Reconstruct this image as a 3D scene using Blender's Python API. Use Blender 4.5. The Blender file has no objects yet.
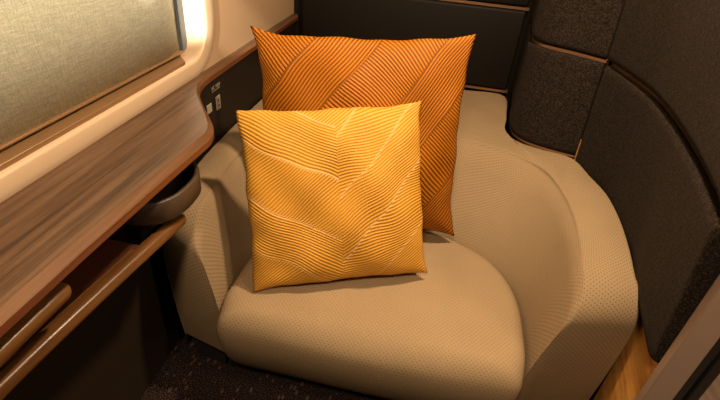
import bpy, bmesh, math, random
from mathutils import Vector, Matrix
PI = math.pi
random.seed(7)
SC = bpy.context.scene
COL = SC.collection

# ---------------------------------------------------------------- camera
F_PX = 462.0
vy = Vector((102, -295, F_PX)).normalized()
vx = -Vector((-4113, -699, F_PX))
vx = (vx - vy * vx.dot(vy)).normalized()
vz = vx.cross(vy)
# columns: camera right / up / back expressed in world axes (x along back wall, y into the corner, z up)
cam_d = bpy.data.cameras.new('camera')
cam_d.sensor_fit = 'HORIZONTAL'; cam_d.sensor_width = 36.0
cam_d.lens = F_PX / 720.0 * 36.0
cam_d.clip_start = 0.02
cam = bpy.data.objects.new('camera', cam_d); COL.objects.link(cam)
right = Vector((vx.x, vy.x, vz.x)); down = Vector((vx.y, vy.y, vz.y)); fwd = Vector((vx.z, vy.z, vz.z))
m = Matrix((right, -down, -fwd)).transposed().to_4x4()
m.translation = Vector((0, 0, 1.40))
cam.matrix_world = m
SC.camera = cam

# ---------------------------------------------------------------- light and exposure
SC.view_settings.view_transform = 'Standard'
SC.view_settings.look = 'None'
SC.view_settings.gamma = 1.0
SC.view_settings.use_curve_mapping = False
SC.view_settings.exposure = 0.0
w = bpy.data.worlds.new('world'); SC.world = w; w.use_nodes = True
bg = w.node_tree.nodes['Background']
bg.inputs['Color'].default_value = (1.0, 0.72, 0.45, 1); bg.inputs['Strength'].default_value = 0.012

def area(name, loc, target, size, power, color):
    l = bpy.data.lights.new(name, 'AREA'); l.shape = 'DISK'; l.size = size; l.energy = power; l.color = color
    o = bpy.data.objects.new(name, l); COL.objects.link(o); o.location = loc
    o.rotation_euler = (Vector(target) - Vector(loc)).to_track_quat('-Z', 'Y').to_euler()
    return o
def spot(name, loc, target, power, color, ang, blend=0.5, rad=0.03):
    l = bpy.data.lights.new(name, 'SPOT'); l.energy = power; l.color = color; l.spot_size = ang; l.spot_blend = blend
    l.shadow_soft_size = rad
    o = bpy.data.objects.new(name, l); COL.objects.link(o); o.location = loc
    o.rotation_euler = (Vector(target) - Vector(loc)).to_track_quat('-Z', 'Y').to_euler()
    return o
WARM = (1.0, 0.74, 0.475)
area('ceiling_downlight', (0.26, 1.12, 2.14), (0.05, 1.25, 0.4), 0.14, 38, WARM)
area('ceiling_cove_light', (-0.14, -0.25, 2.10), (0.1, 1.0, 0.4), 0.22, 23, WARM)
area('corridor_fill', (1.05, 0.15, 2.12), (0.9, 0.6, 0.0), 0.20, 16, WARM)  # added fill lamp, brightens the door post and corridor floor
spot('jamb_spot', (-0.60, 0.25, 1.72), (-0.765, 1.40, 1.09), 420, (1.0, 0.88, 0.72), math.radians(11), 0.6, 0.015)  # added narrow spot that whitens the window jamb

# ---------------------------------------------------------------- helpers
def link(name, me, mat=None, parent=None):
    o = bpy.data.objects.new(name, me); COL.objects.link(o)
    if mat is not None: me.materials.append(mat)
    if parent is not None: o.parent = parent
    return o
def mesh_from(name, verts, faces, mat, parent=None, smooth=True, uvs=None):
    me = bpy.data.meshes.new(name); me.from_pydata([tuple(v) for v in verts], [], faces); me.update()
    bm = bmesh.new(); bm.from_mesh(me)
    bmesh.ops.recalc_face_normals(bm, faces=bm.faces)
    bm.to_mesh(me); bm.free()
    if uvs is not None:
        lay = me.uv_layers.new(name='UVMap')
        for p in me.polygons:
            for li in p.loop_indices: lay.data[li].uv = uvs[me.loops[li].vertex_index]
    for p in me.polygons: p.use_smooth = smooth
    return link(name, me, mat, parent)
def obj(name, bm, mat, parent=None, smooth=False):
    me = bpy.data.meshes.new(name)
    bmesh.ops.recalc_face_normals(bm, faces=bm.faces)
    bm.to_mesh(me); bm.free()
    for p in me.polygons: p.use_smooth = smooth
    return link(name, me, mat, parent)
def box(x0, x1, y0, y1, z0, z1, bev=0.0, seg=3, bm=None):
    b2 = bmesh.new()
    r = bmesh.ops.create_cube(b2, size=1.0)
    for v in b2.verts:
        v.co = Vector(((x0 + x1) / 2 + v.co.x * (x1 - x0), (y0 + y1) / 2 + v.co.y * (y1 - y0), (z0 + z1) / 2 + v.co.z * (z1 - z0)))
    if bev > 0:
        bmesh.ops.bevel(b2, geom=b2.edges[:], offset=bev, segments=seg, profile=0.5, affect='EDGES')
    if bm is None: return b2
    me = bpy.data.meshes.new('tmp'); b2.to_mesh(me); b2.free(); bm.from_mesh(me); bpy.data.meshes.remove(me)
    return bm
def prism(pts, z0, z1, bev=0.0, seg=3):
    bm = bmesh.new()
    lo = [bm.verts.new((x, y, z0)) for x, y in pts]; hi = [bm.verts.new((x, y, z1)) for x, y in pts]
    n = len(pts)
    bm.faces.new(lo); bm.faces.new(hi)
    for i in range(n): bm.faces.new((lo[i], lo[(i + 1) % n], hi[(i + 1) % n], hi[i]))
    bmesh.ops.recalc_face_normals(bm, faces=bm.faces)
    if bev > 0:
        ed = [e for e in bm.edges if abs(e.verts[0].co.z - e.verts[1].co.z) < 1e-6]
        bmesh.ops.bevel(bm, geom=ed, offset=bev, segments=seg, profile=0.5, affect='EDGES')
    return bm
def empty(name, loc=(0, 0, 0)):
    o = bpy.data.objects.new(name, None); COL.objects.link(o); o.location = loc; o.empty_display_size = 0.1
    return o
def tag(o, label=None, cat=None, group=None, kind=None):
    if label: o['label'] = label
    if cat: o['category'] = cat
    if group: o['group'] = group
    if kind: o['kind'] = kind
    return o
def keep(o, parent):      # parent without moving
    o.parent = parent; o.matrix_parent_inverse = Matrix.Translation(parent.location).inverted()
    return o
def catmull(pts, n):
    """n points spread evenly (by chord) on a smooth curve through pts (tuples of any dimension)"""
    P = [Vector(p) if len(p) > 1 else p for p in pts]
    dense = []
    for i in range(len(P) - 1):
        p0 = P[i - 1] if i > 0 else P[0] * 2 - P[1]
        p1, p2 = P[i], P[i + 1]
        p3 = P[i + 2] if i + 2 < len(P) else P[-1] * 2 - P[-2]
        for k in range(24):
            t = k / 24
            dense.append(0.5 * ((2 * p1) + (p2 - p0) * t + (2 * p0 - 5 * p1 + 4 * p2 - p3) * t * t + (3 * p1 - p0 - 3 * p2 + p3) * t ** 3))
    dense.append(P[-1])
    L = [0.0]
    for a, b in zip(dense, dense[1:]): L.append(L[-1] + (b - a).length)
    out = []; j = 0
    for i in range(n):
        s = L[-1] * i / (n - 1)
        while j < len(L) - 2 and L[j + 1] < s: j += 1
        t = (s - L[j]) / max(1e-9, L[j + 1] - L[j])
        out.append(dense[j].lerp(dense[j + 1], min(1, max(0, t))))
    return out
def tube(path, r, sides=10, squash=1.0):
    """closed tube mesh data along 3D path"""
    vs, fs = [], []
    n = len(path)
    for i, p in enumerate(path):
        a = path[max(0, i - 1)]; b = path[min(n - 1, i + 1)]
        t = (b - a).normalized()
        u = t.cross(Vector((0, 0, 1)))
        if u.length < 1e-4: u = Vector((1, 0, 0))
        u.normalize(); v = u.cross(t)
        for k in range(sides):
            ang = 2 * PI * k / sides
            vs.append(p + u * math.cos(ang) * r + v * math.sin(ang) * r * squash)
    for i in range(n - 1):
        for k in range(sides):
            k2 = (k + 1) % sides
            fs.append((i * sides + k, i * sides + k2, (i + 1) * sides + k2, (i + 1) * sides + k))
    fs.append(tuple(range(sides))); fs.append(tuple(range((n - 1) * sides, n * sides)))
    return vs, fs

# ---------------------------------------------------------------- materials
def mat(name):
    mt = bpy.data.materials.new(name); mt.use_nodes = True
    nt = mt.node_tree; b = nt.nodes['Principled BSDF']
    return mt, nt, b
def N(nt, typ, **kw):
    n = nt.nodes.new(typ)
    for k, v in kw.items(): setattr(n, k, v)
    return n
def L(nt, a, b): nt.links.new(a, b)
def math_n(nt, op, a, b=None, c=None):
    n = N(nt, 'ShaderNodeMath', operation=op)
    for i, v in enumerate((a, b, c)):
        if v is None: continue
        if isinstance(v, (int, float)): n.inputs[i].default_value = v
        else: L(nt, v, n.inputs[i])
    return n.outputs[0]
def mixc(nt, fac, c1, c2):
    n = N(nt, 'ShaderNodeMix', data_type='RGBA')
    if isinstance(fac, (int, float)): n.inputs[0].default_value = fac
    else: L(nt, fac, n.inputs[0])
    for idx, c in ((6, c1), (7, c2)):
        if isinstance(c, tuple): n.inputs[idx].default_value = (*c, 1) if len(c) == 3 else c
        else: L(nt, c, n.inputs[idx])
    return n.outputs[2]
def ramp(nt, fac, stops):
    n = N(nt, 'ShaderNodeValToRGB'); L(nt, fac, n.inputs[0])
    e = n.color_ramp.elements
    while len(e) < len(stops): e.new(0.5)
    for el, (p, c) in zip(e, stops): el.position = p; el.color = (*c, 1)
    return n.outputs[0]
def bump(nt, b, h, strength=0.3, dist=0.002):
    n = N(nt, 'ShaderNodeBump'); n.inputs['Strength'].default_value = strength; n.inputs['Distance'].default_value = dist
    L(nt, h, n.inputs['Height']); L(nt, n.outputs[0], b.inputs['Normal'])
def noise(nt, vec, scale, detail=2, rough=0.5):
    n = N(nt, 'ShaderNodeTexNoise'); n.inputs['Scale'].default_value = scale; n.inputs['Detail'].default_value = detail
    n.inputs['Roughness'].default_value = rough
    if vec is not None: L(nt, vec, n.inputs['Vector'])
    return n.outputs['Fac']
def sep(nt, vec):
    n = N(nt, 'ShaderNodeSeparateXYZ'); L(nt, vec, n.inputs[0]); return n.outputs
def coord(nt, which='Object'): return N(nt, 'ShaderNodeTexCoord').outputs[which]
def mapping(nt, vec, scale=(1, 1, 1), rot=(0, 0, 0)):
    n = N(nt, 'ShaderNodeMapping'); L(nt, vec, n.inputs[0]); n.inputs['Scale'].default_value = scale; n.inputs['Rotation'].default_value = rot
    return n.outputs[0]

def plain(name, c, rough=0.5, metal=0.0, var=0.08, scale=40, bmp=0.0, spec=0.5):
    mt, nt, b = mat(name)
    f = noise(nt, coord(nt), scale, 3)
    col = mixc(nt, f, tuple(x * (1 - var) for x in c), tuple(min(1, x * (1 + var)) for x in c))
    L(nt, col, b.inputs['Base Color'])
    b.inputs['Roughness'].default_value = rough; b.inputs['Metallic'].default_value = metal
    b.inputs['Specular IOR Level'].default_value = spec
    if bmp: bump(nt, b, f, bmp, 0.001)
    return mt

def seat_fabric(name, base, dots=True, strength=1.0):
    mt, nt, b = mat(name)
    uv = coord(nt, 'UV'); s = sep(nt, uv)
    px, py = 0.0120, 0.0070
    row = math_n(nt, 'DIVIDE', s[1], py)
    rowi = math_n(nt, 'FLOOR', row)
    par = math_n(nt, 'MULTIPLY', math_n(nt, 'MODULO', math_n(nt, 'ABSOLUTE', rowi), 2.0), 0.5)
    cu = math_n(nt, 'ADD', math_n(nt, 'DIVIDE', s[0], px), par)
    fu = math_n(nt, 'SUBTRACT', math_n(nt, 'FRACT', cu), 0.5)
    fv = math_n(nt, 'SUBTRACT', math_n(nt, 'FRACT', row), 0.5)
    d2 = math_n(nt, 'ADD', math_n(nt, 'MULTIPLY', math_n(nt, 'MULTIPLY', fu, fu), 2.2), math_n(nt, 'MULTIPLY', fv, fv))
    dot = N(nt, 'ShaderNodeMapRange'); L(nt, d2, dot.inputs[0])
    dot.inputs[1].default_value = 0.015; dot.inputs[2].default_value = 0.075; dot.inputs[3].default_value = 1.0; dot.inputs[4].default_value = 0.0
    nz = noise(nt, coord(nt), 9, 3)
    fine = noise(nt, coord(nt), 500, 2)
    c0 = mixc(nt, nz, tuple(x * 0.9 for x in base), tuple(x * 1.1 for x in base))
    c1 = mixc(nt, math_n(nt, 'MULTIPLY', fine, 0.35), c0, tuple(x * 0.6 for x in base))
    dfac = math_n(nt, 'MULTIPLY', dot.outputs[0], 0.80 * strength)
    col = mixc(nt, dfac, c1, tuple(x * 0.16 for x in base)) if dots else c1
    L(nt, col, b.inputs['Base Color'])
    b.inputs['Roughness'].default_value = 0.85; b.inputs['Specular IOR Level'].default_value = 0.2
    h = math_n(nt, 'SUBTRACT', math_n(nt, 'MULTIPLY', fine, 0.3), math_n(nt, 'MULTIPLY', dot.outputs[0], 0.8 if dots else 0.0))
    bump(nt, b, h, 0.35, 0.0015)
    return mt

def wool(name, c):
    mt, nt, b = mat(name)
    co = coord(nt)
    f = noise(nt, co, 330, 4, 0.8)
    g = noise(nt, co, 800, 2, 0.6)
    vo = N(nt, 'ShaderNodeTexVoronoi'); vo.inputs['Scale'].default_value = 380; L(nt, co, vo.inputs['Vector'])
    vc = N(nt, 'ShaderNodeSeparateColor'); L(nt, vo.outputs['Color'], vc.inputs[0])
    f = math_n(nt, 'ADD', math_n(nt, 'MULTIPLY', f, 0.55), math_n(nt, 'MULTIPLY', vc.outputs[0], 0.45))
    col = ramp(nt, f, [(0.30, tuple(x * 0.3 for x in c)), (0.52, c), (0.76, tuple(x * 3.2 for x in c))])
    L(nt, col, b.inputs['Base Color'])
    b.inputs['Roughness'].default_value = 0.95; b.inputs['Specular IOR Level'].default_value = 0.1
    b.inputs['Sheen Weight'].default_value = 0.02; b.inputs['Sheen Roughness'].default_value = 0.5
    b.inputs['Sheen Tint'].default_value = (0.9, 0.72, 0.55, 1)
    bump(nt, b, math_n(nt, 'ADD', f, g), 0.3, 0.0015)
    return mt

def wood(name, dark, mid, light, axis='Y', rough=0.4, sc=1.0, coat=0.0):
    mt, nt, b = mat(name)
    co = coord(nt)
    st = {'Y': (48, 1.5, 48), 'X': (1.5, 48, 48), 'Z': (48, 48, 1.5)}[axis]
    mp = mapping(nt, co, tuple(s * sc for s in st))
    big = noise(nt, mp, 0.9, 6, 0.6)
    mp2 = mapping(nt, co, tuple(s * sc * 5 for s in st))
    fin = noise(nt, mp2, 1.0, 3, 0.6)
    f = math_n(nt, 'ADD', math_n(nt, 'MULTIPLY', big, 0.72), math_n(nt, 'MULTIPLY', fin, 0.28))
    col = ramp(nt, f, [(0.38, dark), (0.5, mid), (0.62, light)])
    L(nt, col, b.inputs['Base Color'])
    b.inputs['Roughness'].default_value = rough
    if coat:
        b.inputs['Coat Weight'].default_value = coat; b.inputs['Coat Roughness'].default_value = 0.15
    bump(nt, b, fin, 0.08, 0.0008)
    return mt

def carpet(name):
    mt, nt, b = mat(name)
    co = coord(nt)
    v = N(nt, 'ShaderNodeTexVoronoi'); v.inputs['Scale'].default_value = 48; L(nt, mapping(nt, co, (1.7, 0.9, 1), (0, 0, 0.5)), v.inputs['Vector'])
    vs = N(nt, 'ShaderNodeSeparateColor'); L(nt, v.outputs['Color'], vs.inputs[0])
    fib = noise(nt, co, 260, 3, 0.7)
    patch = noise(nt, co, 7, 2)
    base = ramp(nt, fib, [(0.40, (0.004, 0.0025, 0.0025)), (0.52, (0.024, 0.014, 0.013)), (0.64, (0.12, 0.078, 0.068))])
    fleck = mixc(nt, vs.outputs[1], (0.22, 0.10, 0.02), (0.16, 0.15, 0.17))
    on = math_n(nt, 'GREATER_THAN', vs.outputs[0], 0.80)
    near = math_n(nt, 'LESS_THAN', v.outputs['Distance'], 0.42)
    fac = math_n(nt, 'MULTIPLY', math_n(nt, 'MULTIPLY', on, near), 0.45)
    dim = mixc(nt, patch, (0.5, 0.5, 0.5), (1.0, 1.0, 1.0))
    mm = N(nt, 'ShaderNodeMix', data_type='RGBA', blend_type='MULTIPLY'); mm.inputs[0].default_value = 1
    L(nt, mixc(nt, fac, base, fleck), mm.inputs[6]); L(nt, dim, mm.inputs[7])
    L(nt, mm.outputs[2], b.inputs['Base Color'])
    b.inputs['Roughness'].default_value = 1.0; b.inputs['Specular IOR Level'].default_value = 0.05
    bump(nt, b, fib, 0.8, 0.004)
    return mt

def blind_fabric(name):
    mt, nt, b = mat(name)
    co = coord(nt)
    a = noise(nt, mapping(nt, co, (1, 22, 420)), 1.0, 3, 0.7)
    c = noise(nt, mapping(nt, co, (1, 420, 40)), 1.0, 3, 0.7)
    f = math_n(nt, 'MULTIPLY', math_n(nt, 'ADD', a, c), 0.5)
    fine = noise(nt, co, 420, 2, 0.7)
    f2 = math_n(nt, 'ADD', math_n(nt, 'MULTIPLY', f, 0.6), math_n(nt, 'MULTIPLY', fine, 0.4))
    col = ramp(nt, f2, [(0.36, (0.31, 0.34, 0.275)), (0.5, (0.52, 0.55, 0.45)), (0.64, (0.74, 0.77, 0.65))])
    L(nt, col, b.inputs['Base Color']); b.inputs['Roughness'].default_value = 0.9
    bump(nt, b, f2, 0.3, 0.001)
    return mt

def pillow_cloth(name, lo, hi, vein, mode):
    mt, nt, b = mat(name)
    uv = coord(nt, 'UV')
    s0 = sep(nt, uv)
    n1 = math_n(nt, 'SUBTRACT', noise(nt, uv, 1.9, 1), 0.5)
    n2 = math_n(nt, 'SUBTRACT', noise(nt, mapping(nt, uv, (1, 1, 1), (0, 0, 1.3)), 2.2, 1), 0.5)
    u = math_n(nt, 'MULTIPLY_ADD', n1, 0.13, s0[0])
    v = math_n(nt, 'MULTIPLY_ADD', n2, 0.13, s0[1])
    def lin(a, c, d=0.0):   # a*u + c*v + d
        return math_n(nt, 'ADD', math_n(nt, 'MULTIPLY_ADD', u, a, d), math_n(nt, 'MULTIPLY', v, c))
    def bands(B):
        i = math_n(nt, 'FLOOR', B); par = math_n(nt, 'MODULO', math_n(nt, 'ABSOLUTE', i), 2.0)
        par = math_n(nt, 'GREATER_THAN', par, 0.5)
        fr = math_n(nt, 'FRACT', B)
        edge = math_n(nt, 'MINIMUM', fr, math_n(nt, 'SUBTRACT', 1.0, fr))
        return par, edge
    def pick(par, p0, p1):
        n = N(nt, 'ShaderNodeMix', data_type='FLOAT'); L(nt, par, n.inputs[0]); L(nt, p0, n.inputs[2]); L(nt, p1, n.inputs[3])
        return n.outputs[0]
    if mode == 'front':
        pa, ea = bands(lin(1.9, 3.3, 0.15))
        pl = pick(pa, lin(-0.62, 0.86), lin(0.50, 0.86))
        pb, eb = bands(lin(-3.2, 2.8, 5.2))
        pr = pick(pb, lin(-0.55, 0.86), lin(-0.25, 0.97))
        half = math_n(nt, 'GREATER_THAN', s0[0], 0.5)
        ph = pick(half, pl, pr); ed = pick(half, ea, eb)
        ew = 0.03; freq = 62
    else:
        pa, ea = bands(lin(-3.3, 2.6, 6.3))
        ph = pick(pa, lin(0.72, 0.70), lin(0.80, -0.60))
        ed = ea; ew = 0.022; freq = 66
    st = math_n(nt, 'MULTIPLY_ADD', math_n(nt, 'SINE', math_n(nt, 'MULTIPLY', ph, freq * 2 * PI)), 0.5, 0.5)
    veinf = math_n(nt, 'LESS_THAN', ed, ew)
    tone = noise(nt, uv, 2.0, 2)
    mottle = noise(nt, uv, 30, 2)  # fine random mottling of the cloth colour
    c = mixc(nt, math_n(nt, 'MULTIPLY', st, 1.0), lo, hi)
    c = mixc(nt, math_n(nt, 'MULTIPLY', veinf, 0.5), c, vein)
    c2 = mixc(nt, math_n(nt, 'MULTIPLY', mottle, 0.25), c, tuple(x * 0.75 for x in hi))
    L(nt, c2, b.inputs['Base Color'])
    b.inputs['Roughness'].default_value = 0.55; b.inputs['Specular IOR Level'].default_value = 0.16
    bump(nt, b, st, 0.55, 0.003)
    return mt

M = {}
BEIGE = (0.292, 0.203, 0.114)
M['seat'] = seat_fabric('perforated_beige_fabric', BEIGE)
M['seat_flat'] = seat_fabric('beige_fabric', tuple(x * 1.05 for x in BEIGE), strength=0.55)
M['wool'] = wool('dark_wool', (0.0125, 0.0085, 0.0063))
M['shelf'] = wood('shelf_walnut', (0.044, 0.021, 0.0105), (0.082, 0.042, 0.0215), (0.125, 0.068, 0.037), 'Y', 0.4, 1.5)
M['edge'] = wood('wood_edge', (0.085, 0.022, 0.007), (0.12, 0.034, 0.011), (0.15, 0.048, 0.016), 'Y', 0.35)
M['lip'] = wood('lit_wood_lip', (0.10, 0.044, 0.018), (0.13, 0.060, 0.026), (0.16, 0.078, 0.036), 'Y', 0.35)  # edge wood made paler: brighter light on the chamfer put into the colour
M['rail'] = wood('rail_wood', (0.085, 0.031, 0.008), (0.13, 0.053, 0.014), (0.18, 0.077, 0.021), 'Y', 0.38, coat=0.12)
M['base_wood'] = wood('oak_wood', (0.40, 0.16, 0.03), (0.58, 0.26, 0.055), (0.68, 0.34, 0.09), 'Y', 0.4)
M['wall'] = plain('cream_wall', (0.42, 0.28, 0.165), 0.5, var=0.03, scale=6)
M['frame'] = plain('cream_frame', (0.50, 0.365, 0.24), 0.38, var=0.02, scale=6)
M['dark'] = plain('dark_panel', (0.022, 0.013, 0.007), 0.85, var=0.2, scale=200, spec=0.15)
M['black'] = plain('black_leather', (0.006, 0.004, 0.0025), 0.6, var=0.25, scale=300, bmp=0.15, spec=0.18)
M['panel'] = plain('black_console', (0.010, 0.006, 0.004), 0.5, var=0.1, spec=0.2)
M['rack'] = plain('dark_red_wood', (0.075, 0.022, 0.008), 0.5, var=0.2)
M['taupe'] = plain('taupe_leather', (0.052, 0.030, 0.0155), 0.5, var=0.12, scale=150, bmp=0.1)
M['taupe_in'] = plain('dark_lining', (0.02, 0.011, 0.007), 0.7)
M['brass'] = plain('brushed_bronze', (0.42, 0.24, 0.13), 0.35, metal=0.85, var=0.08)
M['track'] = plain('brown_track', (0.28, 0.16, 0.075), 0.4, metal=0.4, var=0.05)
M['post'] = plain('taupe_metal', (0.26, 0.175, 0.13), 0.42, metal=0.1, var=0.03, scale=15)
M['rubber'] = plain('black_rubber', (0.006, 0.005, 0.0045), 0.5, var=0.1)
M['plinth'] = plain('black_plinth', (0.006, 0.004, 0.003), 0.8)
M['socket'] = plain('grey_socket', (0.30, 0.25, 0.19), 0.5, var=0.03)
M['ink'] = plain('grey_print', (0.28, 0.24, 0.18), 0.6, var=0.03)
M['slate'] = plain('blue_grey_gasket', (0.10, 0.12, 0.14), 0.5)
M['carpet'] = carpet('flecked_carpet')
M['corridor'] = wood('corridor_floor', (0.26, 0.17, 0.12), (0.36, 0.25, 0.18), (0.45, 0.33, 0.25), 'Y', 0.6)
M['blind'] = blind_fabric('woven_blind')
M['ceil'] = plain('ceiling_cream', (0.36, 0.28, 0.2), 0.8, var=0.02)
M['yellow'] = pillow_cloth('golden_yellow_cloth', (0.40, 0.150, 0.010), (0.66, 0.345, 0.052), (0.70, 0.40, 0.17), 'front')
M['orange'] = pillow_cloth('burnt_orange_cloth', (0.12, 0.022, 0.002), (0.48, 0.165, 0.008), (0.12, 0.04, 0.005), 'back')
mt, nt, b = mat('window_glass'); b.inputs['Transmission Weight'].default_value = 1; b.inputs['Roughness'].default_value = 0.02
b.inputs['Base Color'].default_value = (0.75, 0.85, 0.9, 1); M['glass'] = mt

# ---------------------------------------------------------------- the setting
WX = -0.722      # window wall
BY = 2.30        # back wall
ZS = 0.892       # top of the window shelf
o = obj('floor', box(-0.80, 0.72, -0.6, 2.4, -0.04, 0.0), M['carpet']); tag(o, kind='structure')
o = obj('floor_corridor', box(0.72, 3.0, -0.6, 2.4, -0.04, 0.0), M['corridor']); tag(o, kind='structure')
o = obj('ceiling', box(-0.85, 3.0, -0.6, 2.4, 2.20, 2.24), M['ceil']); tag(o, kind='structure')
o = obj('wall_back', box(-0.85, 0.62, BY + 0.012, BY + 0.06, 0, 2.2), M['black']); tag(o, kind='structure')
# window wall with a rounded opening: everything above the shelf
YR, ZB = 1.392, 0.938          # opening: right end and sill height
RC = 0.13
DEP = 0.075
YL = -0.6; ZT = 2.2
def opening(off, r):      # half-open outline of the opening, bottom-left to top-right, grown by off, corner radius r
    zo = 0.0 if off < 0 else off * 0.7
    pts = [(YL, ZB - zo)]
    cy, cz = YR + off - r, ZB - zo + r
    for k in range(13):
        a = -PI / 2 + (PI / 2) * k / 12
        pts.append((cy + r * math.cos(a), cz + r * math.sin(a)))
    pts.append((YR + off, 1.75))
    return pts
inn, out = opening(0.0, 0.10), opening(0.072, 0.17)
# flat wall sheet outside the flange
vs, fs = [], []
far = [(YL, 0.80)] + [(BY + 0.012, 0.80)] * 0
n = len(out)
bound = []
for i, (y, z) in enumerate(out):
    if i == 0: bound.append((YL, 0.80))
    elif i < 7: bound.append((y + (BY + 0.012 - y) * (i / 7.0) ** 3 if i else y, 0.80))
    else: bound.append((BY + 0.012, 0.80 + (i - 7) / (n - 8) * (1.75 - 0.80)))
for (a, c) in zip(out, bound): vs += [(WX, a[0], a[1]), (WX, c[0], c[1])]
for i in range(n - 1): fs.append((2 * i, 2 * i + 1, 2 * i + 3, 2 * i + 2))
k0 = len(vs)
vs += [(WX, YL, 1.75), (WX, BY + 0.012, 1.75), (WX, BY + 0.012, ZT), (WX, YL, ZT)]
fs.append((k0, k0 + 1, k0 + 2, k0 + 3))
wl = mesh_from('wall_left', vs, fs, M['wall'], smooth=False); tag(wl, kind='structure')
sol = wl.modifiers.new('thick', 'SOLIDIFY'); sol.thickness = 0.03; sol.offset = 0; wl.location.x = -0.015
o = obj('wall_left_lower', box(-0.83, -0.745, YL, BY, 0.0, 0.80), M['dark']); tag(o, kind='structure')

# window: moulded flange, reveal, glass
win = empty('window_1', (WX, 0.4, ZB)); tag(win, kind='structure')
prof = [(0.072, -0.012, 0.17), (0.071, -0.002, 0.17), (0.067, 0.0, 0.168), (0.045, 0.0005, 0.15), (0.012, 0.0, 0.118), (0.005, -0.002, 0.11), (0.001, -0.008, 0.10), (-0.004, -0.025, 0.08), (-0.010, -0.05, 0.05), (-0.014, -DEP - 0.01, 0.03)]
vs, fs = [], []
rows = [opening(p[0], p[2]) for p in prof]
for r_, p in zip(rows, prof):
    for (y, z) in r_: vs.append((WX + 0.004 + p[1], y, z))
n = len(rows[0])
for i in range(len(prof) - 1):
    for k in range(n - 1): fs.append((i * n + k, i * n + k + 1, (i + 1) * n + k + 1, (i + 1) * n + k))
fr = mesh_from('window_frame', vs, fs, M['frame']); keep(fr, win)
gl = obj('window_glass', box(WX - 0.098, WX - 0.092, YL, YR + 0.02, ZB - 0.02, 1.78), M['glass']); keep(gl, win)
gk = obj('window_gasket', box(WX - 0.09, WX - 0.060, YR - 0.042, YR - 0.012, ZB + 0.012, 1.78), M['slate']); keep(gk, win)
o = obj('wall_outside', box(WX - 0.14, WX - 0.13, YL, YR + 0.2, 0.8, 2.0), M['slate']); tag(o, kind='structure')
# blind
bl = empty('roller_blind', (WX - 0.05, 0.4, ZB)); tag(bl, 'beige woven fabric blind pulled down over the window', 'blind')
vs, fs, = [], []
ys = [YL + (YR - 0.034 - YL) * i / 80 for i in range(81)]
for y in ys:
    d = min(1.0, max(0.0, (y - 1.245) / 0.11))
    off = -0.030 * d ** 1.2 + 0.004 * math.sin(min(1, max(0, (y - 1.14) / 0.14)) * PI)
    for z in (ZB + 0.016, 1.2, 1.5, 1.78): vs.append((WX - 0.046 + off, y, z))
for i in range(80):
    for k in range(3): fs.append((i * 4 + k, i * 4 + 4 + k, i * 4 + 5 + k, i * 4 + k + 1))
f_ = mesh_from('fabric', vs, fs, M['blind']); keep(f_, bl)
sol = f_.modifiers.new('thick', 'SOLIDIFY'); sol.thickness = 0.002
f_ = obj('bottom_rail', box(WX - 0.056, WX - 0.036, YL, YR - 0.075, ZB + 0.017, ZB + 0.023, 0.002), M['track']); keep(f_, bl)
f_ = obj('guide_track', prism([(WX - 0.008, YL), (WX - 0.008, 1.262), (WX - 0.075, 1.340), (WX - 0.075, YL)], ZB - 0.004, ZB + 0.010, 0.001, 1), M['track']); keep(f_, bl)

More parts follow.
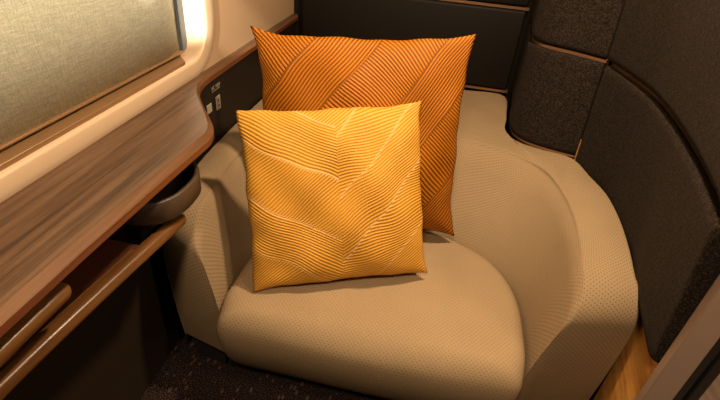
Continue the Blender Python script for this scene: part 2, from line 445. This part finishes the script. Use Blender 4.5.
# ---------------------------------------------------------------- curved partition at the right: wood base, wool pads, bronze trims
LOW_A = [(0.392, 2.285), (0.366, 2.08), (0.345, 1.92), (0.341, 1.83), (0.355, 1.77), (0.395, 1.72), (0.464, 1.686), (0.567, 1.655)]
LOW_B = [(0.569, 1.652), (0.600, 1.556), (0.630, 1.441), (0.633, 1.30), (0.622, 1.137), (0.595, 1.0), (0.570, 0.87), (0.545, 0.728)]
UP_A = [(0.386, 2.285), (0.362, 2.10), (0.343, 1.95), (0.342, 1.876), (0.366, 1.82), (0.412, 1.785), (0.474, 1.752), (0.563, 1.692)]
UP_B = [(0.565, 1.688), (0.593, 1.522), (0.606, 1.374), (0.594, 1.188), (0.569, 1.012), (0.542, 0.872), (0.508, 0.728)]
def lerp_curve(a, c, t): return [p.lerp(q, t) for p, q in zip(a, c)]
def pad(name, c0, c1, z0, z1, zref0, zref1, thick=0.035, r=0.016, tip=None, nz=26, rs=None, re=None):
    """upholstered slab: face follows curve c0 at height zref0 and c1 at zref1, rounded borders"""
    n = len(c0)
    Ls = [0.0]
    for a, q in zip(c0, c0[1:]): Ls.append(Ls[-1] + (q - a).length)
    vs, fs = [], []
    zz = []
    for k in range(nz + 1):
        t = k / nz
        t = 0.5 - 0.5 * math.cos(PI * t)
        zz.append(t)
    idx = {}
    front, back = [], []
    for i in range(n):
        zb = z0
        if tip:
            e = Ls[-1] - Ls[i]
            if e < tip: zb = z0 + tip * (1 - math.sqrt(max(0, 1 - (1 - e / tip) ** 2)))
        for t in zz:
            z = zb + (z1 - zb) * t
            tt = (z - zref0) / (zref1 - zref0)
            p = c0[i].lerp(c1[i], tt)
            a = c0[max(0, i - 1)]; q = c0[min(n - 1, i + 1)]
            tg = (q - a).normalized(); nr = Vector((-tg.y, tg.x))   # outward (away from the seat)
            d = 0.0
            for e, rr_ in ((Ls[i], rs or r), (Ls[-1] - Ls[i], re or r), (z - zb, r), (z1 - z, r)):
                if e < rr_: d = max(d, rr_ * (1 - math.sqrt(max(0, 1 - (1 - e / rr_) ** 2))))
            front.append((p.x + nr.x * d, p.y + nr.y * d, z))
            back.append((p.x + nr.x * thick, p.y + nr.y * thick, z))
    m_ = nz + 1; vs = front + back; nb = len(front)
    for i in range(n - 1):
        for k in range(nz):
            fs.append((i * m_ + k, (i + 1) * m_ + k, (i + 1) * m_ + k + 1, i * m_ + k + 1))
            fs.append((nb + i * m_ + k, nb + i * m_ + k + 1, nb + (i + 1) * m_ + k + 1, nb + (i + 1) * m_ + k))
    for i in range(n - 1):
        for k in (0, nz):
            fs.append((i * m_ + k, (i + 1) * m_ + k, nb + (i + 1) * m_ + k, nb + i * m_ + k))
    for k in range(nz):
        for i in (0, n - 1):
            fs.append((i * m_ + k, i * m_ + k + 1, nb + i * m_ + k + 1, nb + i * m_ + k))
    return mesh_from(name, vs, fs, M['wool'])
def dens(c, n):
    base = catmull(c, n * 3)
    # denser at both ends so borders round off cleanly
    out = []
    for i in range(n):
        t = i / (n - 1); t = t - 0.9 * math.sin(2 * PI * t) / (2 * PI)
        f = t * (len(base) - 1); j = min(len(base) - 2, int(f)); out.append(base[j].lerp(base[j + 1], f - j))
    return out
la, lb, ua, ub = dens(LOW_A, 70), dens(LOW_B, 80), dens(UP_A, 70), dens(UP_B, 80)
ZP0, ZP1 = 0.655, 1.0
tag(pad('wall_cushion', la, ua, ZP0, ZP1 - 0.010, ZP0, ZP1, r=0.018, re=0.006), 'dark wool wall pad standing on the beige corner ledge, below the bronze strip', 'wall panel', 'dark wool pads on the curved partition')
tag(pad('wall_cushion', la, ua, ZP1 + 0.004, 1.62, ZP0, ZP1, r=0.016, re=0.007), 'dark wool wall pad above the corner ledge pad, its lower left corner rounded', 'wall panel', 'dark wool pads on the curved partition')
tag(pad('wall_cushion', lb, ub, ZP0 - 0.040, ZP1 - 0.012, ZP0, ZP1, r=0.018, tip=0.05, rs=0.004), 'dark wool wall pad curving round the right armrest, its lower tip above wood', 'wall panel', 'dark wool pads on the curved partition')
tag(pad('wall_cushion', lb, ub, ZP1 + 0.002, 1.75, ZP0, ZP1, r=0.016, rs=0.004), 'large dark wool wall pad at upper right, above the armrest pad', 'wall panel', 'dark wool pads on the curved partition')
def ribbon(name, curve, off, thick, z0, z1, mt_, kind='structure', bev=0.0, z0b=None):
    n = len(curve); vs, fs = [], []
    for i in range(n):
        a = curve[max(0, i - 1)]; q = curve[min(n - 1, i + 1)]
        tg = (q - a).normalized(); nr = Vector((-tg.y, tg.x))
        p0 = curve[i] + nr * off; p1 = curve[i] + nr * (off + thick)
        vs += [(p0.x, p0.y, z0), (p0.x, p0.y, z1), (p1.x, p1.y, z1), (p1.x, p1.y, z0)]
    for i in range(n - 1):
        for k in range(4):
            fs.append((i * 4 + k, i * 4 + (k + 1) % 4, (i + 1) * 4 + (k + 1) % 4, (i + 1) * 4 + k))
    fs += [(0, 1, 2, 3), tuple(4 * (n - 1) + k for k in range(4))]
    o_ = mesh_from(name, vs, fs, mt_, smooth=False)
    if kind: tag(o_, kind=kind)
    return o_
mid_a, mid_b = lerp_curve(la, ua, 1.0), lerp_curve(lb, ub, 1.0)
ribbon('trim_1', mid_a, 0.010, 0.02, ZP1 - 0.009, ZP1 + 0.001, M['brass'])
ribbon('trim_2', mid_b, 0.021, 0.02, ZP1 - 0.0125, ZP1 + 0.003, M['brass'])
ribbon('trim_3', la, 0.004, 0.02, ZP0 - 0.006, ZP0 - 0.0005, M['brass'])
whole_low = catmull(LOW_A[:-1] + [(0.569, 1.652)] + LOW_B[1:], 120)
whole_up = catmull(UP_A[:-1] + [(0.566, 1.69)] + UP_B[1:], 120)
ribbon('wall_right', whole_low, 0.037, 0.03, 0.0, 0.70, M['base_wood'])
wr = ribbon('wall_right_upper', lerp_curve(whole_low, whole_up, 0.5), 0.075, 0.03, 0.70, 1.75, M['dark'])

# back wall leather panels and strips
bp = box(-0.672, 0.362, BY - 0.030, BY + 0.010, 0.668, 1.030, 0.012, 4)
tag(obj('leather_panel', bp, M['black'], smooth=True), 'black leather back panel between the two bronze strips, behind the orange cushion', 'wall panel', 'black leather back wall panels')
bp = box(-0.672, 0.362, BY - 0.030, BY + 0.010, 1.048, 1.42, 0.012, 4)
tag(obj('leather_panel', bp, M['black'], smooth=True), 'black leather back panel above the upper bronze strip', 'wall panel', 'black leather back wall panels')
for i, z in enumerate((0.6585, 1.0385)):
    bm = box(-0.672, 0.345, BY - 0.022, BY + 0.01, z - 0.0055, z + 0.0055)
    box(0.3455, 0.368, BY - 0.024, BY + 0.01, z - 0.0062, z + 0.0062, bm=bm)
    tag(obj('trim_%d' % (i + 4), bm, M['brass']), kind='structure')

# ---------------------------------------------------------------- built-in armchair
XC = -0.055
ch = empty('armchair', (XC, 1.2, 0.0))
tag(ch, 'beige built-in tub armchair with perforated upholstery curving into the corner', 'armchair')
TOPZ = 0.648
A_half = [(XC, 1.395), (0.08, 1.383), (0.189, 1.347), (0.291, 1.28), (0.350, 1.194), (0.378, 1.088), (0.382, 0.98)]
B_half = [(XC, 1.672), (0.10, 1.670), (0.219, 1.660), (0.335, 1.615), (0.425, 1.540), (0.466, 1.440), (0.484, 1.274), (0.474, 1.117), (0.456, 1.0)]
O_half = [(XC, 2.262), (0.16, 2.262), (0.352, 2.262), (0.344, 2.0), (0.322, 1.84), (0.362, 1.742), (0.455, 1.700), (0.560, 1.665), (0.600, 1.53), (0.628, 1.42), (0.631, 1.28), (0.618, 1.137), (0.596, 1.0)]
O_left = [(XC, 2.262), (-0.3, 2.262), (-0.55, 2.262), (-0.685, 2.262), (-0.695, 2.10), (-0.698, 1.8), (-0.70, 1.6), (-0.698, 1.3), (-0.688, 1.137), (-0.672, 1.0)]
NH = 48
Ar = catmull(A_half, NH); Br = catmull(B_half, NH); Or = catmull(O_half, NH); Ol = catmull(O_left, NH)
def mir(c): return [Vector((2 * XC - p.x, p.y)) for p in c]
Al, Bl = mir(Ar), mir(Br)
# align the outer stations with the inner ones: keep the back wide, the arms one to one
A = list(reversed(Al)) + Ar[1:]; B = list(reversed(Bl)) + Br[1:]; O = list(reversed(Ol)) + Or[1:]
ZLOW = 0.12
def g_in(a, bb, z):      # inner face as a function of height
    t = max(0.0, min(1.0, (z - 0.34) / (TOPZ - 0.34)))
    return a.lerp(bb, t ** 1.25)
def section(a, bb, oo, cut, yl, yr):
    """one section with its rim at height cut; yl / yr slide the inner and outer line forward (arms only)"""
    rb = 0.014
    P = []
    for k in range(14):
        z = ZLOW + (cut - rb - ZLOW) * (k / 13) if cut - rb > ZLOW else ZLOW
        q = g_in(a, bb, z); P.append(Vector((q.x, q.y, z)))
    q0 = g_in(a, bb, cut)
    dv = oo - q0; ln = max(1e-6, dv.length); dw = dv / ln
    for k in range(1, 6):
        an = PI / 2 * k / 5
        q = q0 + dw * rb * (1 - math.cos(an)); P.append(Vector((q.x, q.y, cut - rb + rb * math.sin(an))))
    crown = 0.007 if ln < 0.28 else 0.0
    for t in (0.08, 0.2, 0.35, 0.5, 0.65, 0.8, 0.92):
        q = q0 + dw * (rb + (ln - 2 * rb) * t); P.append(Vector((q.x, q.y, cut + crown * math.sin(PI * t))))
    for k in range(6):
        an = PI / 2 * k / 5
        q = oo - dw * rb * (1 - math.sin(an)); P.append(Vector((q.x, q.y, cut - rb + rb * math.cos(an))))
    for k in range(1, 6):
        z = (cut - rb) + (ZLOW - cut + rb) * k / 5; P.append(Vector((oo.x, oo.y, min(z, cut - rb) if cut - rb > ZLOW else ZLOW)))
    xs = [p.x for p in P]; x0, x1 = xs[0], oo.x
    for p in P:
        f = max(0.0, min(1.0, (p.x - q0.x) / (x1 - q0.x) if abs(x1 - q0.x) > 1e-6 else 0))
        p.y += yl + (yr - yl) * f ** 2
        if p.z < ZLOW: p.z = ZLOW
    return P
def arm_front(a, bb, oo, fin, fout):
    """the arm rolls over and drops to its foot; fin / fout = y of the front face at inner and outer line"""
    out_ = []
    R_, Q_ = 0.10, 0.085
    for k in range(1, 13):
        an = PI / 2 * k / 12
        out_.append(section(a, bb, oo, TOPZ - R_ * (1 - math.cos(an)), (fin - bb.y) * math.sin(an), (fout - oo.y) * math.sin(an)))
    z = TOPZ - R_
    for k in range(1, 15):
        zc = z + (ZLOW + 0.012 - z) * k / 14
        tk = 0.032 * (k / 14) ** 2
        out_.append(section(a, bb, oo, zc, fin - bb.y + tk, fout - oo.y + tk))
    return out_
secs = [section(a, bb, oo, TOPZ, 0, 0) for a, bb, oo in zip(A, B, O)]
fl = arm_front(A[0], B[0], O[0], 0.885, 0.912)
frr = arm_front(A[-1], B[-1], O[-1], 0.890, 0.905)
secs = list(reversed(fl)) + secs + frr
np_ = len(secs[0])
vs, fs, uvs = [], [], []
rin = 0.0; mid = 22
for i, s_ in enumerate(secs):
    if i: rin += (s_[mid] - secs[i - 1][mid]).length
    vv = 0.0
    for k, p in enumerate(s_):
        if k: vv += (p - s_[k - 1]).length
    tot = 0.0
    base_v = sum((s_[k] - s_[k - 1]).length for k in range(1, mid + 1))
    for k, p in enumerate(s_):
        if k: tot += (p - s_[k - 1]).length
        vs.append(tuple(p)); uvs.append((rin, tot - base_v))
for i in range(len(secs) - 1):
    for k in range(np_ - 1):
        fs.append((i * np_ + k, (i + 1) * np_ + k, (i + 1) * np_ + k + 1, i * np_ + k + 1))
sh = mesh_from('seat_shell', vs, fs, M['seat'], uvs=uvs); keep(sh, ch)
# cushion
out = [(-0.492, 0.88), (-0.490, 0.97), (-0.484, 1.09), (-0.455, 1.195), (-0.395, 1.282), (-0.295, 1.347), (-0.18, 1.383), (XC, 1.395),
       (0.08, 1.383), (0.187, 1.347), (0.288, 1.282), (0.348, 1.195), (0.376, 1.09), (0.379, 0.97), (0.375, 0.87)]
side = catmull(out, 70)
fr_pts = catmull([(0.375, 0.87), (0.366, 0.823), (0.33, 0.803), (0.20, 0.797), (XC, 0.796), (-0.30, 0.802), (-0.455, 0.806), (-0.487, 0.820), (-0.493, 0.88)], 50)
loop = side[:-1] + fr_pts[:-1]
cen = Vector((XC, 1.08))
n = len(loop)
vs, fs, uvs = [], [], []
CZ = 0.418
rings = []
for f in (0.03, 0.2, 0.4, 0.6, 0.75, 0.88): rings.append((f, 0.0, CZ + 0.002 + 0.010 * (1 - f ** 2)))
RR = 0.05
for k in range(0, 8):
    an = PI / 2 * k / 7
    rings.append((None, RR * (1 - math.sin(an)), CZ + 0.002 - RR * (1 - math.cos(an)) * 0.9))
for z in (0.34, 0.30, 0.25, 0.20, 0.15, 0.115, 0.10): rings.append((None, 0.0 if z > 0.11 else 0.006, z))
perim = [0.0]
for a, q in zip(loop, loop[1:] + loop[:1]): perim.append(perim[-1] + (q - a).length)
for f, ins, z in rings:
    for i, p in enumerate(loop):
        if f is not None:
            d = (p - cen); ff = max(0.0, min(1.0, (0.90 - p.y) / 0.06)); q = cen.lerp(p - d.normalized() * RR * (1 + 0.8 * ff), f)
        else:
            d = (p - cen); ff = max(0.0, min(1.0, (0.90 - p.y) / 0.06)); q = p - d.normalized() * ins * (1 + 0.8 * ff)
        front = max(0.0, min(1.0, (0.90 - q.y) / 0.06))
        tuck = 0.0
        if z < CZ - 0.02: tuck = 0.085 * ((CZ - 0.02 - z) / 0.30) ** 1.8 * front
        zz_ = z - front * (0.045 * ((CZ + 0.002 - z) / RR) if CZ - z < RR and f is None else (0.045 * max(0, (z - 0.10) / 0.27) if f is None else 0))
        vs.append((q.x, q.y + tuck, zz_))
        if z > 0.36: uvs.append((q.x, q.y - (CZ - z)))
        else: uvs.append((q.x, 0.80 - (CZ - z)) if front > 0.1 else (perim[i], z))
for r_ in range(len(rings) - 1):
    for i in range(n):
        j = (i + 1) % n
        fs.append((r_ * n + i, r_ * n + j, (r_ + 1) * n + j, (r_ + 1) * n + i))
fs.append(tuple(range(n))); fs.append(tuple((len(rings) - 1) * n + i for i in range(n)))
cu = mesh_from('seat_cushion', vs, fs, M['seat_flat'], uvs=uvs); keep(cu, ch)
pl = obj('plinth', prism([(-0.655, 0.965), (-0.50, 0.945), (0.37, 0.945), (0.57, 0.965), (0.57, 1.5), (0.30, 1.72), (-0.655, 1.72)], 0.0, 0.118), M['plinth']); keep(pl, ch)

# ---------------------------------------------------------------- cushions
def throw(name, base, yaw, lean, roll, W, H, T, k, seed, mt_):
    rnd = random.Random(seed)
    ph = [rnd.uniform(0, 6.28) for _ in range(12)]
    e = Vector((math.cos(yaw), math.sin(yaw), 0)); nb = Vector((-math.sin(yaw), math.cos(yaw), 0))
    up = Vector((0, 0, 1)) * math.cos(lean) + nb * math.sin(lean)
    e2 = e * math.cos(roll) + up * math.sin(roll); up2 = -e * math.sin(roll) + up * math.cos(roll)
    nf = e2.cross(up2)     # towards the viewer
    G = 72
    vs, fs, uvs = [], [], []
    def pt(i, j, sgn):
        u = -1 + 2 * i / G; v = -1 + 2 * j / G
        u = math.copysign(abs(u) ** 0.85, u); v = math.copysign(abs(v) ** 0.85, v)
        x = u * (1 - k * (1 - v ** 4) * abs(u) ** 1.5 + 0.3 * k * abs(v) ** 5); y = v * (1 - k * (1 - u ** 4) * abs(v) ** 1.5 + 0.3 * k * abs(u) ** 5)
        # wrinkled border
        ed = max(abs(u), abs(v))
        wr_ = 0.006 * (math.sin(9 * u + ph[0]) * math.sin(7 * v + ph[1]) + 0.6 * math.sin(17 * u + ph[2]) * abs(v) ** 6 + 0.6 * math.sin(15 * v + ph[3]) * abs(u) ** 6)
        x += (0.007 * math.sin(8 * v + ph[4]) + 0.004 * math.sin(19 * v + ph[8])) * abs(u) ** 8; y += (0.008 * math.sin(7 * u + ph[5]) + 0.004 * math.sin(17 * u + ph[9])) * abs(v) ** 8
        h = T * (max(0, 1 - abs(u) ** 2.6) * max(0, 1 - abs(v) ** 2.6)) ** 0.55 * (1 - 0.12 * v)
        crease = 0.016 * math.sin(2.3 * u + 1.1 * v + ph[6]) * (1 - ed ** 4) + 0.006 * math.sin(6 * u - 5 * v + ph[7]) * (1 - ed ** 6)
        d = sgn * (h + wr_ * (1 - ed ** 10)) + crease * 0.6
        return e2 * (x * W / 2) + up2 * (H / 2 + y * H / 2) + nf * d, ((u + 1) / 2, (v + 1) / 2)
    idf, idb = {}, {}
    for i in range(G + 1):
        for j in range(G + 1):
            p, q = pt(i, j, 1); idf[i, j] = len(vs); vs.append(p); uvs.append(q)
    for i in range(G + 1):
        for j in range(G + 1):
            if i in (0, G) or j in (0, G): idb[i, j] = idf[i, j]
            else:
                p, q = pt(i, j, -1); idb[i, j] = len(vs); vs.append(p); uvs.append(q)
    for i in range(G):
        for j in range(G):
            fs.append((idf[i, j], idf[i + 1, j], idf[i + 1, j + 1], idf[i, j + 1]))
            fs.append((idb[i, j], idb[i, j + 1], idb[i + 1, j + 1], idb[i + 1, j]))
    o_ = mesh_from(name, vs, fs, mt_, uvs=uvs)
    o_.location = base
    return o_
p1 = throw('throw_pillow', (-0.161, 0.995, 0.445), 0.341, 0.440, 0.060, 0.516, 0.510, 0.068, 0.030, 3, M['yellow'])
tag(p1, 'golden yellow square cushion with ridged leaf pattern, in front of the orange one', 'cushion', 'cushions on the armchair')
p2 = throw('throw_pillow', (-0.163, 1.255, 0.441), 0.151, 0.212, 0.056, 0.650, 0.643, 0.076, 0.060, 11, M['orange'])
tag(p2, 'large burnt orange cushion with striped leaf pattern, behind the yellow one', 'cushion', 'cushions on the armchair')

# ---------------------------------------------------------------- window shelf with its narrow ledge running to the corner
sf = empty('window_shelf', (-0.62, 0.6, ZS))
tag(sf, 'long walnut shelf under the window, rounded at its far end', 'shelf')
def arc(cx, cy, r, a0, a1, n=8): return [(cx + r * math.cos(math.radians(a0 + (a1 - a0) * i / n)), cy + r * math.sin(math.radians(a0 + (a1 - a0) * i / n))) for i in range(n + 1)]
outl = [(-0.514, -0.5), (-0.512, 0.5), (-0.505, 0.80), (-0.502, 0.90)]
end = catmull([(-0.502, 0.90), (-0.503, 0.94), (-0.517, 0.985), (-0.548, 1.034), (-0.588, 1.087), (-0.630, 1.146), (-0.660, 1.195), (-0.682, 1.250), (-0.692, 1.31), (-0.695, 1.40)], 40)
outl += [(p.x, p.y) for p in end[1:]] + [(-0.697, BY - 0.002), (WX + 0.016, BY - 0.002), (WX + 0.016, -0.5)]
def inset(pts, d):
    out_ = []
    n_ = len(pts)
    for i, p in enumerate(pts):
        a_ = Vector(pts[i - 1]); c_ = Vector(pts[(i + 1) % n_])
        t = (c_ - a_).normalized(); out_.append((p[0] - t.y * d, p[1] + t.x * d))
    return out_
core = outl[:-2]
wi = lambda y: 0.0165 if y < 0.9 else max(0.006, 0.0165 - (y - 0.9) * 0.05)
shr = [(max(x - wi(y) * ny[0], WX + 0.001), y - wi(y) * ny[1]) for (x, y), ny in
       [(p, ((Vector(core[min(len(core) - 1, i + 1)]) - Vector(core[max(0, i - 1)])).normalized().y, -(Vector(core[min(len(core) - 1, i + 1)]) - Vector(core[max(0, i - 1)])).normalized().x)) for i, p in enumerate(core)]]
tb = obj('shelf_top', prism(shr + [(WX - 0.002, BY - 0.002), (WX - 0.002, -0.5)], ZS - 0.012, ZS, 0.0), M['shelf']); keep(tb, sf)
bm = bmesh.new()
lv = []
for (x, y), (x2, y2) in zip(core, shr):
    
    lv.append([bm.verts.new(c) for c in ((x2, y2, ZS - 0.012), (x2, y2, ZS - 0.0004), (x2 * 0.05 + x * 0.95, y2 * 0.05 + y * 0.95, ZS - 0.0080), (x + 0.0012, y + 0.0005, ZS - 0.0105), (x + 0.001, y, ZS - 0.026), (x - 0.02, y - 0.012, ZS - 0.026))])
for p_, q_ in zip(lv, lv[1:]):
    for k in range(6): bm.faces.new((p_[k], p_[(k + 1) % 6], q_[(k + 1) % 6], q_[k]))
bm.faces.new(lv[0]); bm.faces.new(lv[-1])
eb = obj('shelf_edge', bm, M['edge']); keep(eb, sf)
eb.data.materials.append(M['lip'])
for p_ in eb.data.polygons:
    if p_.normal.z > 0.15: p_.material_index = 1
ub_ = obj('shelf_underside', prism([(x - 0.004, y - 0.003) for x, y in core] + [(WX - 0.002, BY - 0.002), (WX - 0.002, -0.5)], ZS - 0.025, ZS - 0.0125, 0.0), M['rack']); keep(ub_, sf)

# console panel on the wall beyond the shelf end, with sockets
cp = empty('socket_panel', (-0.70, 1.7, 0.66)); tag(cp, 'black wall panel with power sockets between shelf and armchair', 'panel')
f_ = obj('panel_face', box(-0.742, -0.7015, 1.0, BY - 0.035, 0.60, ZS - 0.027, 0.004), M['panel']); keep(f_, cp)
f_ = obj('socket', box(-0.7015, -0.6975, 1.305, 1.338, 0.764, 0.794, 0.002, 2), M['socket']); keep(f_, cp)
f_ = obj('socket', box(-0.7015, -0.6975, 1.372, 1.402, 0.752, 0.800, 0.002, 2), M['socket']); keep(f_, cp)
sk_ = f_
bm = bmesh.new()
for z in (0.767, 0.785):
    box(-0.6977, -0.6968, 1.383, 1.391, z - 0.004, z + 0.004, bm=bm)
f_ = obj('socket_hole', bm, M['rubber']); keep(f_, sk_)
bm = box(-0.7016, -0.7008, 1.355, 1.415, 0.822, 0.8235)
f_ = obj('printed_line', bm, M['ink']); keep(f_, cp)
cu_ = bpy.data.curves.new('tx', 'FONT'); cu_.body = 'AC 100V'; cu_.size = 0.017; cu_.extrude = 0.0003
to = bpy.data.objects.new('tx', cu_); COL.objects.link(to)
dg = bpy.context.evaluated_depsgraph_get(); me = bpy.data.meshes.new_from_object(to.evaluated_get(dg))
bpy.data.objects.remove(to)
me.transform(Matrix.Translation((-0.7010, 1.352, 0.828)) @ Matrix(((0, 0, 1, 0), (1, 0, 0, 0), (0, 1, 0, 0), (0, 0, 0, 1))))
f_ = link('printed_text', me, M['ink']); keep(f_, cp)

# ---------------------------------------------------------------- rack under the shelf
rk = empty('magazine_rack', (-0.62, 0.4, 0.70)); tag(rk, 'open wooden magazine tray with a long polished front rail under the window shelf', 'rack')
f_ = obj('tray', box(-0.744, -0.585, -0.5, 0.72, 0.690, 0.702), M['rack']); keep(f_, rk)
f_ = obj('back_board', box(-0.744, -0.725, -0.5, 0.72, 0.702, 0.745), M['rack']); keep(f_, rk)
def rail(name, path, w, h, mt_):
    vs, fs = [], []
    sides = 20
    for i, p in enumerate(path):
        a = path[max(0, i - 1)]; q = path[min(len(path) - 1, i + 1)]
        t = (q - a).normalized(); u = Vector((t.y, -t.x, 0)).normalized()
        endf = 1.0
        for k in range(sides):
            an = 2 * PI * k / sides
            cx = math.copysign(abs(math.cos(an)) ** 0.6, math.cos(an)); cz = math.copysign(abs(math.sin(an)) ** 0.6, math.sin(an))
            vs.append(p + u * cx * w / 2 * endf + Vector((0, 0, cz * h / 2 * endf)))
    for i in range(len(path) - 1):
        for k in range(sides):
            k2 = (k + 1) % sides
            fs.append((i * sides + k, i * sides + k2, (i + 1) * sides + k2, (i + 1) * sides + k))
    # rounded end
    last = (len(path) - 1) * sides; c = path[-1]; t = (path[-1] - path[-2]).normalized()
    prev = last
    for f, adv in ((0.9, 0.35), (0.7, 0.7), (0.35, 0.95)):
        st_ = len(vs)
        for k in range(sides):
            vs.append(c + (vs[last + k] - c) * f + t * adv * h / 2)
        for k in range(sides):
            k2 = (k + 1) % sides; fs.append((prev + k, prev + k2, st_ + k2, st_ + k))
        prev = st_
    fs.append(tuple(prev + k for k in range(sides))); fs.append(tuple(range(sides)))
    return mesh_from(name, vs, fs, mt_)
low = catmull([(-0.600, -0.5, 0.715), (-0.592, 0.0, 0.715), (-0.584, 0.33, 0.715), (-0.567, 0.56, 0.715), (-0.552, 0.74, 0.712), (-0.548, 0.83, 0.706)], 40)
f_ = rail('lower_rail', low, 0.030, 0.030, M['rail']); keep(f_, rk)
st = catmull([(-0.618, -0.5, 0.712), (-0.609, 0.0, 0.712), (-0.600, 0.33, 0.712), (-0.582, 0.56, 0.712), (-0.572, 0.68, 0.712)], 30)
f_ = rail('inner_strip', st, 0.020, 0.020, M['rail']); keep(f_, rk)
upr = catmull([(-0.553, -0.5, 0.805), (-0.553, 0.1, 0.805), (-0.553, 0.470, 0.805)], 30)
ur = empty('grab_rail', (-0.553, 0.3, 0.79)); tag(ur, 'short polished wooden rail with rounded end just below the shelf edge', 'rail')
f_ = rail('upper_rail', upr, 0.032, 0.030, M['rail']); keep(f_, ur)
f_ = obj('rail_bracket', box(-0.744, -0.555, 0.38, 0.40, 0.798, 0.812), M['rack']); keep(f_, ur)

# cup holder: an open half-round leather band under the far end of the shelf
hd = empty('cup_holder', (-0.62, 0.84, 0.749)); tag(hd, 'round brown leather cup holder tucked under the far end of the shelf', 'cup holder')
cx, cy, rx, ry = -0.615, 0.842, 0.102, 0.118
def holder_band(ro, z0, z1, thick, mt_, name):
    vs, fs = [], []
    pr = [(0, z0 + 0.004), (0.003, z0), (thick, z0), (thick, z1 - 0.003), (thick * 0.6, z1), (0.003, z1 - 0.001), (0, z1 - 0.004)]
    ns = 64
    for i in range(ns):
        an = 2 * PI * i / ns
        c_, s_ = math.cos(an), math.sin(an)
        ex = math.copysign(abs(c_) ** 0.85, c_); ey = math.copysign(abs(s_) ** 0.85, s_)
        for d, z in pr:
            vs.append((cx + ex * (rx + ro - d), cy + ey * (ry + ro - d), z))
    k = len(pr)
    for i in range(ns):
        j = (i + 1) % ns
        for q in range(k):
            q2 = (q + 1) % k
            fs.append((i * k + q, i * k + q2, j * k + q2, j * k + q))
    return mesh_from(name, vs, fs, mt_)
f_ = holder_band(0, 0.749, 0.806, 0.012, M['taupe'], 'band'); keep(f_, hd)
bm = bmesh.new()
ring = [bm.verts.new((cx + (rx - 0.006) * math.cos(2 * PI * i / 48), cy + (ry - 0.006) * math.sin(2 * PI * i / 48), 0.751)) for i in range(48)]
fc = bm.faces.new(ring); r_ = bmesh.ops.extrude_face_region(bm, geom=[fc])
for v in [g for g in r_['geom'] if isinstance(g, bmesh.types.BMVert)]: v.co.z += 0.006
f_ = obj('cup_base', bm, M['taupe_in']); keep(f_, hd)

# ---------------------------------------------------------------- door post at the right edge
dp = empty('door_1', (0.60, 0.72, 0.0)); tag(dp, kind='structure')
f_ = obj('door_post', box(0.552, 0.606, 0.700, 0.722, 0.0, 2.2, 0.003), M['post']); keep(f_, dp)
f_ = obj('door_gasket', box(0.6065, 0.626, 0.704, 0.722, 0.0, 2.2, 0.004), M['rubber']); keep(f_, dp)
f_ = obj('door_gasket', box(0.6285, 0.651, 0.700, 0.722, 0.0, 2.2, 0.004), M['rubber']); keep(f_, dp)
